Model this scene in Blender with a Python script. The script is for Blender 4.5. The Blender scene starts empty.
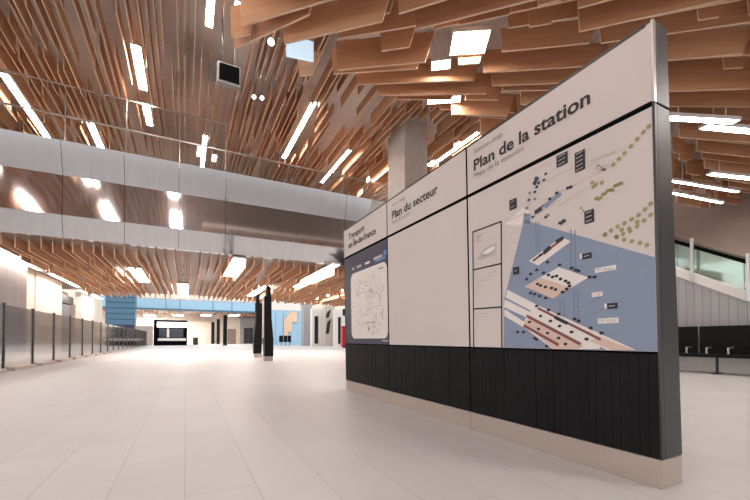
import bpy, bmesh, math, random
from mathutils import Vector, Matrix
random.seed(11)
R = math.radians
C = bpy.context.scene.collection
# ------------------------------------------------------------------ camera
F_PX, HOR, CX = 370.0, 339.0, 375.0
YAW, PITCH, CAM_H = R(27.06), R(1.0), 0.763
AX_Y = HOR - F_PX * math.tan(PITCH)
cd = bpy.data.cameras.new('camera'); cam = bpy.data.objects.new('camera', cd); C.objects.link(cam)
cam.location = (0, 0, CAM_H); cam.rotation_euler = (R(90) + PITCH, 0, -YAW)
cd.sensor_width = 36; cd.lens = F_PX / 750 * 36; cd.shift_y = (AX_Y - 250) / 750; cd.clip_end = 500
bpy.context.scene.camera = cam
FWD0 = Vector((math.sin(YAW), math.cos(YAW), 0)); RGT = Vector((math.cos(YAW), -math.sin(YAW), 0)); ZUP = Vector((0, 0, 1))
FWD = FWD0 * math.cos(PITCH) + ZUP * math.sin(PITCH); UP = ZUP * math.cos(PITCH) - FWD0 * math.sin(PITCH)
O = Vector((0, 0, CAM_H))
def ray(px, py):
    return FWD + RGT * ((px - CX) / F_PX) + UP * ((AX_Y - py) / F_PX)
def on_plane(px, py, p0, n):
    d = ray(px, py); t = (Vector(p0) - O).dot(n) / d.dot(n); return O + d * t
def at_z(px, py, z): return on_plane(px, py, (0, 0, z), ZUP)
def at_x(px, py, x): return on_plane(px, py, (x, 0, 0), Vector((1, 0, 0)))
def at_y(px, py, y): return on_plane(px, py, (0, y, 0), Vector((0, 1, 0)))
def project(p):
    v = Vector(p) - O; d = v.dot(FWD)
    if d < 0.05: return None
    return CX + F_PX * v.dot(RGT) / d, AX_Y - F_PX * v.dot(UP) / d
# ------------------------------------------------------------------ materials
M = {}
def mat(name, col, rough=0.5, metal=0.0, spec=0.5):
    m = bpy.data.materials.new(name); m.use_nodes = True
    b = m.node_tree.nodes['Principled BSDF']
    b.inputs['Base Color'].default_value = (*col, 1); b.inputs['Roughness'].default_value = rough
    b.inputs['Metallic'].default_value = metal; b.inputs['Specular IOR Level'].default_value = spec
    M[name] = m; return m
def nd(m, t, **k):
    n = m.node_tree.nodes.new(t)
    for a, v in k.items(): setattr(n, a, v)
    return n
def ln(m, a, b): m.node_tree.links.new(a, b)
def noisy(name, c1, c2, scale=8, rough=0.5, metal=0.0, stretch=(1, 1, 1), detail=4, bump=0.0, spec=0.5):
    m = mat(name, c1, rough, metal, spec); b = m.node_tree.nodes['Principled BSDF']
    tc = nd(m, 'ShaderNodeTexCoord'); mp = nd(m, 'ShaderNodeMapping'); mp.inputs['Scale'].default_value = stretch
    no = nd(m, 'ShaderNodeTexNoise'); no.inputs['Scale'].default_value = scale; no.inputs['Detail'].default_value = detail
    cr = nd(m, 'ShaderNodeValToRGB'); cr.color_ramp.elements[0].position = .3; cr.color_ramp.elements[1].position = .7
    cr.color_ramp.elements[0].color = (*c1, 1); cr.color_ramp.elements[1].color = (*c2, 1)
    ln(m, tc.outputs['Object'], mp.inputs['Vector']); ln(m, mp.outputs[0], no.inputs['Vector'])
    ln(m, no.outputs['Fac'], cr.inputs['Fac']); ln(m, cr.outputs[0], b.inputs['Base Color'])
    if bump:
        bp = nd(m, 'ShaderNodeBump'); bp.inputs['Strength'].default_value = bump; bp.inputs['Distance'].default_value = .01
        ln(m, no.outputs['Fac'], bp.inputs['Height']); ln(m, bp.outputs[0], b.inputs['Normal'])
    return m
def bricks(name, c1, c2, cm, bw, rh, mortar, rot=(0, 0, 0), rough=.4, spec=.5, offset=.5):
    m = mat(name, c1, rough, 0, spec); b = m.node_tree.nodes['Principled BSDF']
    tc = nd(m, 'ShaderNodeTexCoord'); mp = nd(m, 'ShaderNodeMapping'); mp.inputs['Rotation'].default_value = rot
    br = nd(m, 'ShaderNodeTexBrick'); br.offset = offset
    br.inputs['Scale'].default_value = 1; br.inputs['Brick Width'].default_value = bw; br.inputs['Row Height'].default_value = rh
    br.inputs['Mortar Size'].default_value = mortar; br.inputs['Mortar Smooth'].default_value = .3
    br.inputs['Color1'].default_value = (*c1, 1); br.inputs['Color2'].default_value = (*c2, 1); br.inputs['Mortar'].default_value = (*cm, 1)
    no = nd(m, 'ShaderNodeTexNoise'); no.inputs['Scale'].default_value = 1.3; no.inputs['Detail'].default_value = 6
    mx = nd(m, 'ShaderNodeMix', data_type='RGBA', blend_type='MULTIPLY'); mx.inputs['Factor'].default_value = .18
    ln(m, tc.outputs['Object'], mp.inputs['Vector']); ln(m, mp.outputs[0], br.inputs['Vector']); ln(m, tc.outputs['Object'], no.inputs['Vector'])
    ln(m, br.outputs['Color'], mx.inputs[6]); ln(m, no.outputs['Fac'], mx.inputs[7]); ln(m, mx.outputs[2], b.inputs['Base Color'])
    return m
def emit(name, col, s):
    m = mat(name, col); b = m.node_tree.nodes['Principled BSDF']
    b.inputs['Emission Color'].default_value = (*col, 1); b.inputs['Emission Strength'].default_value = s; return m
def glass(name, tint, gloss, fac, rough=.04):
    m = bpy.data.materials.new(name); m.use_nodes = True; nt = m.node_tree; nt.nodes.clear()
    o = nd(m, 'ShaderNodeOutputMaterial'); mx = nd(m, 'ShaderNodeMixShader'); tr = nd(m, 'ShaderNodeBsdfTransparent'); gl = nd(m, 'ShaderNodeBsdfGlossy')
    tr.inputs[0].default_value = (*tint, 1); gl.inputs[0].default_value = (*gloss, 1); gl.inputs['Roughness'].default_value = rough
    mx.inputs[0].default_value = fac
    ln(m, tr.outputs[0], mx.inputs[1]); ln(m, gl.outputs[0], mx.inputs[2]); ln(m, mx.outputs[0], o.inputs[0])
    M[name] = m; return m

bricks('floor_tile', (.515, .503, .515), (.54, .527, .54), (.425, .41, .415), 1.35, .335, .004, (0, 0, R(90)), .5, .35)
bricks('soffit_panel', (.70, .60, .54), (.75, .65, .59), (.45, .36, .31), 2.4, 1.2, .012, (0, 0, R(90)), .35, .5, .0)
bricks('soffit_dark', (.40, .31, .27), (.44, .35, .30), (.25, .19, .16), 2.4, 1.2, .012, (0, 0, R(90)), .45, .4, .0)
noisy('concrete', (.55, .50, .46), (.63, .58, .54), 2.5, .75, detail=8)
WOODS = []
for i, (a, b) in enumerate([((.56, .285, .145), (.66, .36, .20)), ((.61, .32, .17), (.70, .40, .23)), ((.51, .25, .13), (.62, .33, .185)), ((.64, .35, .19), (.73, .43, .255))]):
    noisy('wood_%d' % i, a, b, 3.0, .5, stretch=(.35, 5, 5), detail=6); WOODS.append('wood_%d' % i)
noisy('wood_edge', (.76, .54, .38), (.82, .60, .44), 6, .5)
noisy('panel_face', (.60, .545, .525), (.615, .56, .54), 3, .32, spec=.4)
noisy('black_cladding', (.005, .005, .006), (.009, .009, .010), 5, .5, spec=.15)
mat('black_gap', (.004, .004, .005), .8, 0, .02)
mat('dark_metal', (.075, .08, .085), .34, .8)
mat('bright_metal', (.55, .55, .56), .28, .9)
noisy('plinth_metal', (.41, .345, .305), (.45, .38, .335), 10, .42, .15, (1, .2, 1))
mat('ink_black', (.014, .013, .018), .5); mat('ink_grey', (.22, .20, .21), .5); mat('ink_navy', (.035, .04, .075), .4)
mat('map_blue', (.215, .272, .385), .4); mat('map_deep_blue', (.15, .22, .37), .4); mat('map_white', (.74, .70, .68), .4); mat('map_pink', (.64, .47, .41), .4)
mat('map_red', (.22, .06, .055), .4); mat('map_olive', (.33, .29, .13), .4); mat('map_line', (.16, .19, .28), .4); mat('map_beige', (.55, .47, .42), .4)
mat('map_sky', (.10, .23, .48), .4); mat('map_grey', (.47, .44, .44), .4)
m = noisy('mirror_metal', (.74, .755, .785), (.80, .815, .845), 2.0, .16, 1.0, (6, 1, .3))
b_ = M['mirror_metal'].node_tree.nodes['Principled BSDF']; b_.inputs['Anisotropic'].default_value = .7; b_.inputs['Anisotropic Rotation'].default_value = .25; b_.inputs['Roughness'].default_value = .065
tg = nd(m, 'ShaderNodeTangent', direction_type='RADIAL', axis='Z'); ln(m, tg.outputs[0], b_.inputs['Tangent'])
glass('clear_glass', (.90, .93, .93), (1, 1, 1), .10)
glass('smoke_glass', (.62, .60, .59), (.85, .83, .82), .36, .12)
glass('green_glass', (.80, .88, .84), (.9, 1, .96), .18)
glass('blue_glass', (.40, .66, .88), (.7, .9, 1), .25, .1)
mat('post_dark', (.05, .048, .048), .4, .5); mat('white_paint', (.80, .77, .74), .5); noisy('cream_wall', (.72, .63, .54), (.77, .69, .60), 1.5, .6)
noisy('grey_panel', (.33, .32, .33), (.38, .37, .38), 4, .5, stretch=(1, 1, .1)); bricks('grey_board', (.42, .42, .45), (.47, .47, .50), (.30, .30, .33), 8, .16, .010, (0, 0, 0), .6, .3)
gm = M['grey_board']; gt = gm.node_tree; tcn = [n for n in gt.nodes if n.type == 'TEX_COORD'][0]; mpn = [n for n in gt.nodes if n.type == 'MAPPING'][0]
sx_ = nd(gm, 'ShaderNodeSeparateXYZ'); cx_ = nd(gm, 'ShaderNodeCombineXYZ'); ln(gm, tcn.outputs['Object'], sx_.inputs[0]); ln(gm, sx_.outputs[2], cx_.inputs[0]); ln(gm, sx_.outputs[1], cx_.inputs[1]); ln(gm, cx_.outputs[0], mpn.inputs[0])
mat('shutter_grey', (.17, .165, .175), .5)
mat('blue_paint', (.36, .58, .76), .5); mat('blue_slat', (.07, .17, .26), .45); mat('red_paint', (.55, .03, .04), .4)
mat('black_seat', (.005, .005, .006), .5, 0, .2); mat('dark_glass', (.03, .035, .045), .12)
noisy('rose_wall', (.25, .18, .15), (.29, .21, .175), 1.2, .5)
emit('lamp_warm', (1, .92, .84), 24.0); emit('lamp_hall', (1, .92, .84), 42.0); emit('lamp_cool', (.80, .90, 1), 9.0); emit('spot_cool', (.75, .88, 1), 40.0); emit('sign_cool', (.62, .84, 1), .5); emit('sign_white', (1, .97, .95), 2.2)
# ------------------------------------------------------------------ helpers
def obj(name, bm, mats, parent=None, recalc=True):
    if recalc: bmesh.ops.recalc_face_normals(bm, faces=bm.faces)
    me = bpy.data.meshes.new(name); bm.to_mesh(me); bm.free()
    for m_ in (mats if isinstance(mats, (list, tuple)) else [mats]): me.materials.append(M[m_])
    o = bpy.data.objects.new(name, me); C.objects.link(o)
    if parent is not None:
        o.parent = parent; o.matrix_parent_inverse = Matrix.Translation(parent.location).inverted() if parent.rotation_euler.z == 0 else parent_inv(parent)
    return o
def parent_inv(p): return (Matrix.Translation(p.location) @ Matrix.Rotation(p.rotation_euler.z, 4, 'Z')).inverted()
def tag(o, label=None, cat=None, group=None, kind=None):
    for k, v in (('label', label), ('category', cat), ('group', group), ('kind', kind)):
        if v: o[k] = v
    return o
def thing(name, label, cat, loc=(0, 0, 0), group=None):
    o = bpy.data.objects.new(name, None); C.objects.link(o); o.location = loc; o.empty_display_size = .2
    return tag(o, label, cat, group)
def box(bm, x0, x1, y0, y1, z0, z1, mi=0):
    v = [bm.verts.new(p) for p in ((x0, y0, z0), (x1, y0, z0), (x1, y1, z0), (x0, y1, z0), (x0, y0, z1), (x1, y0, z1), (x1, y1, z1), (x0, y1, z1))]
    for q in ((0, 3, 2, 1), (4, 5, 6, 7), (0, 1, 5, 4), (1, 2, 6, 5), (2, 3, 7, 6), (3, 0, 4, 7)):
        f = bm.faces.new([v[i] for i in q]); f.material_index = mi
    return bm
def bx(*a): return box(bmesh.new(), *a)
def bev(bm, w, seg=2):
    bmesh.ops.bevel(bm, geom=list(bm.edges), offset=w, segments=seg, affect='EDGES', profile=.5); return bm
def prism(bm, pts, axis, a0, a1, mi=0):
    """closed outline pts (u, v) swept along axis 'X' (u=y v=z), 'Y' (u=x v=z) or 'Z'"""
    def p(u, v, a): return {'X': (a, u, v), 'Y': (u, a, v), 'Z': (u, v, a)}[axis]
    A = [bm.verts.new(p(u, v, a0)) for u, v in pts]; B = [bm.verts.new(p(u, v, a1)) for u, v in pts]; n = len(pts)
    fs = [bm.faces.new(A), bm.faces.new(B[::-1])] + [bm.faces.new((A[i], B[i], B[(i + 1) % n], A[(i + 1) % n])) for i in range(n)]
    for f in fs: f.material_index = mi
    return bm
def tube(bm, a, b, r, n=10, mi=0):
    a, b = Vector(a), Vector(b); d = b - a; q = d.to_track_quat('Z', 'Y')
    A = [bm.verts.new(a + q @ Vector((r * math.cos(t), r * math.sin(t), 0))) for t in [2 * math.pi * i / n for i in range(n)]]
    B = [bm.verts.new(v.co + d) for v in A]
    fs = [bm.faces.new(A[::-1]), bm.faces.new(B)] + [bm.faces.new((A[i], A[(i + 1) % n], B[(i + 1) % n], B[i])) for i in range(n)]
    for f in fs: f.material_index = mi
    return bm
def struct(name, bm, m_, parent=None):
    o = obj(name, bm, m_, parent)
    if parent is None: o['kind'] = 'structure'
    return o
# ------------------------------------------------------------------ setting
struct('floor', bx(-30, 40, -30, 75, -.12, 0), 'floor_tile')
Z_A, Z_B, Z_M = 8.45, 5.76, 3.30          # undersides of the three fields of hanging boards
struct('ceiling', bx(-30, 16, -25, 27, 9.25, 9.45), 'soffit_panel')
B_X0, B_Y1 = .7, 6.6
struct('ceiling', bx(B_X0, 24, -25, B_Y1, 6.72, 6.9), 'soffit_panel')
# mezzanine crossing the hall
MY0, MY1, MZ0, MZ1 = 13.2, 27.5, 3.66, 6.30
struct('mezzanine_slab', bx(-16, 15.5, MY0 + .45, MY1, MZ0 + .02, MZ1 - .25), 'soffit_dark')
fx = [at_y(x, 200, MY0).x for x in (0, 61, 124, 179, 226, 346)]
joints = [fx[0] - 4.6, fx[0] - 2.2] + fx[1:] + [fx[-1] + 2.4, fx[-1] + 4.8, fx[-1] + 7.2]
mz = bpy.data.objects.new('mezzanine_fascia', None); C.objects.link(mz); mz.location = (0, MY0, MZ0); mz['kind'] = 'structure'
def fascia_profile():
    pts = []
    N = 30
    for i in range(N + 1):
        t = i / N; z = MZ0 + t * (MZ1 - MZ0)
        pts.append((z, t))
    # slope of the sheet: lower and upper strips fold to face downwards
    y = 0; out = []; pz = MZ0
    for z, t in pts:
        a = R(14) if t < .25 else (R(-1.5) if t < .69 else R(17.0))
        y -= (z - pz) * math.tan(a); pz = z; out.append((y, z))
    return [(MY0 + u + .25, z) for u, z in out]
FP = fascia_profile()
for a, b in zip(joints[:-1], joints[1:]):
    bm = bmesh.new(); prism(bm, FP + [(MY0 + .45, MZ1), (MY0 + .45, MZ0)], 'X', a + .006, b - .006)
    obj('fascia_panel', bm, 'mirror_metal', mz)
# glass balustrade on the mezzanine edge
gb = thing('glass_balustrade', 'clear two-tier glass balustrade along the top of the mirror-metal mezzanine edge', 'balustrade', (0, MY0 + .3, MZ1))
for a, b in zip(joints[:-1], joints[1:]):
    obj('glass_pane', bx(a + .01, b - .01, MY0 + .30, MY0 + .315, MZ1, 7.18), 'clear_glass', gb)
    if b < fx[4] + .1: obj('glass_pane', bx(a + .01, b - .01, MY0 + .30, MY0 + .315, 7.22, 8.1), 'clear_glass', gb)
obj('mid_rail', bx(joints[0], joints[-1], MY0 + .29, MY0 + .325, 7.18, 7.22), 'bright_metal', gb)
obj('top_rail', bx(joints[0], fx[4], MY0 + .29, MY0 + .325, 8.1, 8.13), 'bright_metal', gb)
for j in joints: obj('post', bx(j - .012, j + .012, MY0 + .29, MY0 + .325, MZ1, 8.1 if j < fx[4] + .1 else 7.2), 'bright_metal', gb)
# concrete column behind the panel
pc = at_z(405, 133, 8.6); 
struct('column', bev(bx(7.2, 8.22, 11.66, 12.95, 0, 9.25), .015), 'concrete')
# ------------------------------------------------------------------ left: wall slabs beyond the railing
WX = -5.8
def yx(px): return at_x(px, HOR, WX).y
WZ = MZ0
struct('wall_left', bx(WX, WX + .5, 14.2, yx(8), 0, WZ), 'grey_panel')
struct('wall_left', bx(WX - .3, WX, yx(9), yx(33.5), 0, WZ), 'cream_wall')
struct('wall_left', bx(WX - .25, WX + .05, yx(34), yx(60), 0, WZ), 'cream_wall')
struct('wall_left', bx(WX - 1.0, WX - .9, yx(60) - 1, yx(81) + 1, 0, WZ), 'rose_wall')
struct('wall_left', bx(WX - .3, WX, yx(81), yx(102), 0, WZ), 'cream_wall')
sh = thing('shutter', 'grey slatted shutter in the dark recess between the cream wall slabs', 'shutter', (WX - .5, (yx(60) + yx(81)) / 2, 0))
bm = bmesh.new()
for k in range(14): box(bm, WX - .55, WX - .5 + (.01 if k % 2 else 0), yx(60) + .02, yx(81) - .02, k * .2, k * .2 + .19)
obj('curtain', bm, 'shutter_grey', sh); obj('shutter_box', bx(WX - .65, WX - .4, yx(60) + .02, yx(81) - .02, 2.85, 3.3), 'post_dark', sh)
# smoked glass railing down the left of the hall
RX = -3.76
rl = thing('glass_railing', 'long waist-high railing of smoked glass panes with dark posts at left', 'railing', (RX, 11.5, 0))
y = 9.69; k = 0
while y < 45.0:
    bm = bx(RX - .01, RX + .01, y + .06, y + 1.77, .07, 1.56); obj('glass_pane', bm, 'smoke_glass', rl)
    obj('base_shoe', bev(bx(RX - .03, RX + .13, y + .28, y + 1.68, 0, .09), .008), 'plinth_metal', rl)
    obj('post', bx(RX - .03, RX + .03, y - .03, y + .03, 0, 1.60), 'post_dark', rl)
    y += 1.83; k += 1
obj('post', bx(RX - .03, RX + .03, y - .03, y + .03, 0, 1.60), 'post_dark', rl)
# ------------------------------------------------------------------ information panel
PX0, PY0, PH, LEAN = 2.155, 1.016, 2.40, .045
Y_J = [PY0, PY0 + 1.41, PY0 + 2.81, PY0 + 4.15]
def xf(z): return PX0 - LEAN * z / PH
N_F = Vector((-1, 0, -LEAN / PH)).normalized()
def xb(z): return 2.350 - .03 * z / .7 if z < .7 else 2.320 - .075 * (z - .7) / 1.7
ip = thing('information_board', 'large freestanding map panel with black ribbed lower cladding in the right foreground', 'information panel', (2.25, PY0 + 2.07, 0))
def FP3(Y, z, off): return Vector((xf(z), Y, z)) + N_F * off
def F(px, py, off=0.0):
    p = on_plane(px, py, (PX0, 0, 0), N_F) ; return p.y, p.z
def slab(name, y0, y1, z0, z1, off0, off1, m_, parent):
    """flat panel lying on the leaning front face between offsets off0..off1"""
    bm = bmesh.new(); A = [bm.verts.new(FP3(Y, z, o)) for o in (off0, off1) for Y, z in ((y0, z0), (y1, z0), (y1, z1), (y0, z1))]
    for q in ((0, 1, 2, 3), (7, 6, 5, 4), (0, 4, 5, 1), (1, 5, 6, 2), (2, 6, 7, 3), (3, 7, 4, 0)): bm.faces.new([A[i] for i in q])
    return obj(name, bm, m_, parent)
ZB, ZG, ZS = .147, .692, 1.972
Y1E = Y_J[-1]
# core and end caps
bm = bmesh.new(); prism(bm, [(xf(ZB) + .02, ZB), (xb(ZB) - .01, ZB), (xb(.7) - .01, .7), (xb(PH) - .01, PH - .02), (xf(PH) + .02, PH - .02)], 'Y', PY0 + .02, Y1E - .02); obj('core', bm, 'black_gap', ip)
for ya, yb in ((PY0 - .004, PY0 + .03), (Y1E - .03, Y1E + .004)):
    yc, yd = (ya, PY0 + .008) if ya < PY0 else (Y1E - .008, yb)
    for z0, z1 in ((ZB + .003, ZS - .004), (ZS + .004, PH)):
        zs = [z0] + [z for z in (.7,) if z0 < z < z1] + [z1]
        bm = bmesh.new(); prism(bm, [(xf(z) + .022, z) for z in zs] + [(xb(z) , z) for z in zs[::-1]], 'Y', ya, yb); bev(bm, .004)
        obj('end_cap', bm, 'dark_metal', ip)
    bm = bmesh.new(); prism(bm, [(xf(ZS + .004) - .002, ZS + .004), (xf(PH) - .002, PH), (xf(PH) + .020, PH), (xf(ZS) + .020, ZS + .004)], 'Y', yc, yd)
    tag(obj('edge_strip', bm, 'bright_metal', ip), 'bright metal strip on the upper edge')
    bm = bmesh.new(); prism(bm, [(xf(ZB) - .002, ZB + .003), (xf(ZS) - .002, ZS - .004), (xf(ZS) + .020, ZS - .004), (xf(ZB) + .020, ZB + .003)], 'Y', yc, yd)
    obj('edge_strip', bm, 'dark_metal', ip)
# back face
bm = bmesh.new(); prism(bm, [(xb(ZB) - .01, ZB + .003), (xb(.7) - .01, .7), (xb(PH) - .01, PH), (xb(PH), PH), (xb(.7), .7), (xb(ZB), ZB + .003)], 'Y', PY0 + .031, Y1E - .031); obj('back_panel', bm, 'dark_metal', ip)
obj('top_cap', bx(xf(PH), xb(PH), PY0 + .03, Y1E - .03, PH - .02, PH), 'dark_metal', ip)
for a, b in zip(Y_J[:-1], Y_J[1:]):
    bm = bx(xf(0) - .004, xb(0) + .004, a + .002, b - .002, 0, ZB); bev(bm, .004)
    obj('plinth', bm, 'plinth_metal', ip)
    # ribbed black cladding
    bm = bmesh.new(); n = 30; w = (b - a - .012) / n
    for i in range(n):
        ya = a + .006 + i * w; o1 = .002 + .003 * random.random()
        A = [bm.verts.new(FP3(Y, z, o_)) for o_ in (-.02, o1) for Y, z in ((ya + .0008, ZB + .004), (ya + w - .0008, ZB + .004), (ya + w - .0008, ZG - .008), (ya + .0008, ZG - .008))]
        for q in ((0, 1, 2, 3), (7, 6, 5, 4), (0, 4, 5, 1), (1, 5, 6, 2), (2, 6, 7, 3), (3, 7, 4, 0)): bm.faces.new([A[i_] for i_ in q])
    obj('cladding', bm, 'black_cladding', ip)
heads, posts = [], []
for i, (a, b) in enumerate(zip(Y_J[:-1], Y_J[1:])):
    g0 = .010; g1 = .010
    heads.append(slab('header_board', a + g0, b - g1, ZS + .014, PH - .012, -.018, 0, 'panel_face', ip))
    posts.append(slab('poster_board', a + g0, b - g1, ZG + .006, ZS - .016, -.018, 0, 'ink_navy' if i == 2 else 'panel_face', ip))
for yj in Y_J[1:-1]: slab('seam', yj - .0105, yj + .0105, ZG, PH - .012, -.018, -.0012, 'black_gap', ip)
slab('seam', PY0 + .008, Y1E - .008, ZS - .0165, ZS + .0145, -.018, -.0014, 'black_gap', ip); slab('seam', PY0 + .008, Y1E - .008, ZG - .009, ZG + .0065, -.018, -.0014, 'black_gap', ip)
for yj in (PY0 + .008, Y1E - .011): slab('seam', yj, yj + .0035, ZG, PH - .012, -.018, -.0012, 'black_gap', ip)
tag(heads[0], 'white header board reading Plan de la station'); tag(heads[1], 'white header board reading Plan du secteur'); tag(heads[2], 'white header board reading Transport en Ile-de-France')
tag(posts[0], 'poster with blue cutaway station map and legend boxes'); tag(posts[1], 'blank white poster board'); tag(posts[2], 'navy poster with rounded white transit map')
# lettering
def glyphs(s, bold):
    cu = bpy.data.curves.new('t', 'FONT'); cu.body = s; cu.size = 1; cu.offset = bold; cu.resolution_u = 4
    to = bpy.data.objects.new('t', cu); C.objects.link(to); bpy.context.view_layer.update()
    me = bpy.data.meshes.new_from_object(to.evaluated_get(bpy.context.evaluated_depsgraph_get()))
    bpy.data.objects.remove(to); bpy.data.curves.remove(cu); return me
def text(s, p0, p1, cap, m_, parent, bold=0.0):
    """one line of lettering, each word a mesh of its own"""
    ws = s.split(' '); full = glyphs(s, bold); xs = [v.co.x for v in full.vertices]; w0, w1 = min(xs), max(xs); bpy.data.meshes.remove(full)
    ya, za = F(*p0); yb, zb = F(*p1); W = ya - yb; z0 = (za + zb) / 2; sy = cap / .70
    for k, wd in enumerate(ws):
        pre = glyphs(' '.join(ws[:k + 1]), bold); end = max(v.co.x for v in pre.vertices); bpy.data.meshes.remove(pre)
        me = glyphs(wd, bold); e0 = max(v.co.x for v in me.vertices)
        for v in me.vertices:
            u = (v.co.x - e0 + end - w0) / (w1 - w0) * W; v.co = FP3(ya - u, z0 + v.co.y * sy, .0022)
        me.materials.append(M[m_]); me.name = 'lettering'
        o = bpy.data.objects.new('lettering', me); C.objects.link(o); o.parent = parent
for o in heads + posts: pass
def decal(bm, pts, lay, mi, px=True):
    P = [F(*p) for p in pts] if px else pts
    f = bm.faces.new([bm.verts.new(FP3(Y, z, .0008 + .0007 * lay)) for Y, z in P]); f.material_index = mi
    f.normal_update()
    if f.normal.dot(N_F) < 0: f.normal_flip()
def quad(bm, x0, y0, x1, y1, lay, mi):
    """label box given by its pixel box in the photo: upright on the board"""
    ya, za = F((x0), (y0 + y1) / 2); yb, zb = F(x1, (y0 + y1) / 2); yc, z0 = F((x0 + x1) / 2, y1); yc, z1 = F((x0 + x1) / 2, y0)
    decal(bm, [(ya, z0), (yb, z0), (yb, z1), (ya, z1)], lay, mi, False)
def stroke(bm, p, q, w, lay, mi):
    a, b = Vector(F(*p)), Vector(F(*q)); d = (b - a).normalized(); n = Vector((-d.y, d.x)) * w / 2
    decal(bm, [tuple(a + n), tuple(b + n), tuple(b - n), tuple(a - n)], lay, mi, False)
def dot(bm, p, r, lay, mi, n=8, sx=1):
    c = F(*p); decal(bm, [(c[0] + sx * r * math.cos(t), c[1] + r * math.sin(t)) for t in [2 * math.pi * i / n for i in range(n)]], lay, mi, False)
text('Plan de la station', (474, 170.6), (590.5, 103.5), .088, 'ink_black', heads[0], bold=.025)
text('Station map', (474, 152.5), (502.5, 138), .040, 'ink_grey', heads[0])
text('Mapa de la estación', (474, 178.5), (524, 149.8), .040, 'ink_grey', heads[0])
text('Plan du secteur', (392, 218.5), (438, 193.5), .088, 'ink_black', heads[1], bold=.025)
text('Area map', (391.8, 206.5), (405, 200), .040, 'ink_grey', heads[1])
text('Mapa del sector', (392, 224.5), (411, 214.5), .040, 'ink_grey', heads[1])
text('Transport', (348.8, 239.0), (364.5, 231.4), .085, 'ink_black', heads[2], bold=.025)
text('en Île-de-France', (348.8, 246.8), (376, 235.5), .085, 'ink_black', heads[2], bold=.025)
# --- station map print
INK = ['map_white', 'map_blue', 'map_pink', 'map_red', 'ink_black', 'map_olive', 'map_line', 'map_beige', 'map_deep_blue', 'map_grey', 'ink_navy', 'map_sky']
W_, B_, P_, RD, K_, OL, LN, BE, DB, GR, NV, SK = range(12)
bm = bmesh.new()
yL = Y_J[1] - .012; yR = Y_J[0] + .012
fp = F(507, 289); 
decal(bm, [(F(524, 220)), (F(654, 257)), (yR, F(654.5, 257.2)[1]), (yR, ZG + .008), (F(503.5, 349)[0], ZG + .008), F(504, 300), F(507, 288)], 0, B_, False)
decal(bm, [(524, 213), (531, 214), (530, 224), (523, 222)], 0, B_)
decal(bm, [(543, 205), (560, 192), (562, 195), (546, 208)], 1, B_)
decal(bm, [(505, 224), (523, 208), (530, 211), (520, 226)], 0, W_)
for pts in ([(507.6, 289.7), (537.5, 305), (636, 350), (607, 350), (505.6, 297.4)], [(504.9, 299.3), (530, 312), (528, 318), (503.9, 307)], [(504.7, 309), (526, 323), (523, 327), (504.3, 315.8)]):
    decal(bm, pts, 1, W_)
decal(bm, [(527, 314.8), (536.6, 305), (603, 339), (600, 349), (553, 349), (523, 326.4)], 2, W_)
decal(bm, [(524, 324), (529, 317.5), (584, 346), (578, 349.4), (554, 349)], 3, P_)
decal(bm, [(598, 336), (634, 350), (612, 350), (590, 341)], 3, P_)
for p, q, w in (((527, 315.8), (581, 344.2), .02), ((524, 325.4), (559, 345), .02), ((538, 308), (601, 339.5), .016)): stroke(bm, p, q, w, 4, RD)
stroke(bm, (555, 317), (568, 323.5), .022, 5, K_)
decal(bm, [(524.5, 286.5), (559, 267), (589, 277.5), (553, 298.5)], 2, W_); decal(bm, [(524.5, 286.5), (541, 277.5), (571, 288), (553, 298.5)], 3, P_)
decal(bm, [(529, 261), (562, 237), (571, 241.5), (538.6, 265.5)], 2, W_); stroke(bm, (533, 261), (563, 239), .016, 3, RD); stroke(bm, (544, 253), (551, 247), .03, 4, K_)
stroke(bm, (556, 242), (564, 237.5), .022, 4, K_)
for x0, y0, x1 in ((536, 221, 252), (539, 222, 252), (571, 229, 268), (575, 230, 268), (560, 299, 316), (564, 299, 318), (574, 290, 322), (578, 289, 322)):
    stroke(bm, (x0, y0), (x0 + .4, x1), .007, 1, LN)
for p in ((541, 255), (548, 262), (537, 270), (531, 274), (527, 279), (544, 273), (549, 275), (553, 277), (561, 279), (566, 281), (569, 283), (538, 284), (541, 285.5), (546, 287), (552, 288), (556, 289.5), (531, 293), (535, 294), (540, 296), (546, 298), (557, 276), (572, 268), (576, 270), (579, 271), (560, 265),
          (590, 277), (595, 277), (563, 292), (567, 289), (570, 286), (537, 306), (549, 310), (559, 314), (575, 319), (579, 321), (591, 328), (602, 333), (541, 316), (551, 321), (560, 326), (572, 332), (587, 339), (566, 344), (539, 329), (548, 333), (559, 338), (535, 338), (537, 339.5), (524, 332), (530, 322), (518, 332), (547, 346)):
    dot(bm, p, .0095, 6, K_, 8, 1.5)
for p in ((536, 178), (539, 183), (535, 192), (537, 187), (530, 193), (529, 200), (546, 174), (544, 180), (571, 187), (568, 188), (557, 193), (550, 199), (535, 199), (543, 206), (538, 212), (541, 210), (548, 215), (533, 217), (546, 217), (527, 208), (563, 221), (560, 223)):
    dot(bm, p, .010, 3, random.choice((K_, NV, DB)), 7, 1.3)
stroke(bm, (534, 185), (538, 177), .03, 4, NV); stroke(bm, (528, 208), (529, 192), .008, 2, P_); stroke(bm, (535, 213), (542, 208), .03, 4, NV); stroke(bm, (560, 224), (566, 220), .022, 4, NV)
for p, q in (((541, 183), (583, 163)), ((545, 200), (600, 172)), ((530, 218), (562, 199)), ((560, 205), (600, 180)), ((506, 222), (523, 214)), ((588, 168), (604, 156)), ((535, 170), (550, 163))): stroke(bm, p, q, .006, 1, BE)
for i in range(10): dot(bm, (592 + i * 2.6, 160 - i * .9 + random.uniform(-1, 1)), .007, 2, BE, 6)
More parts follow.
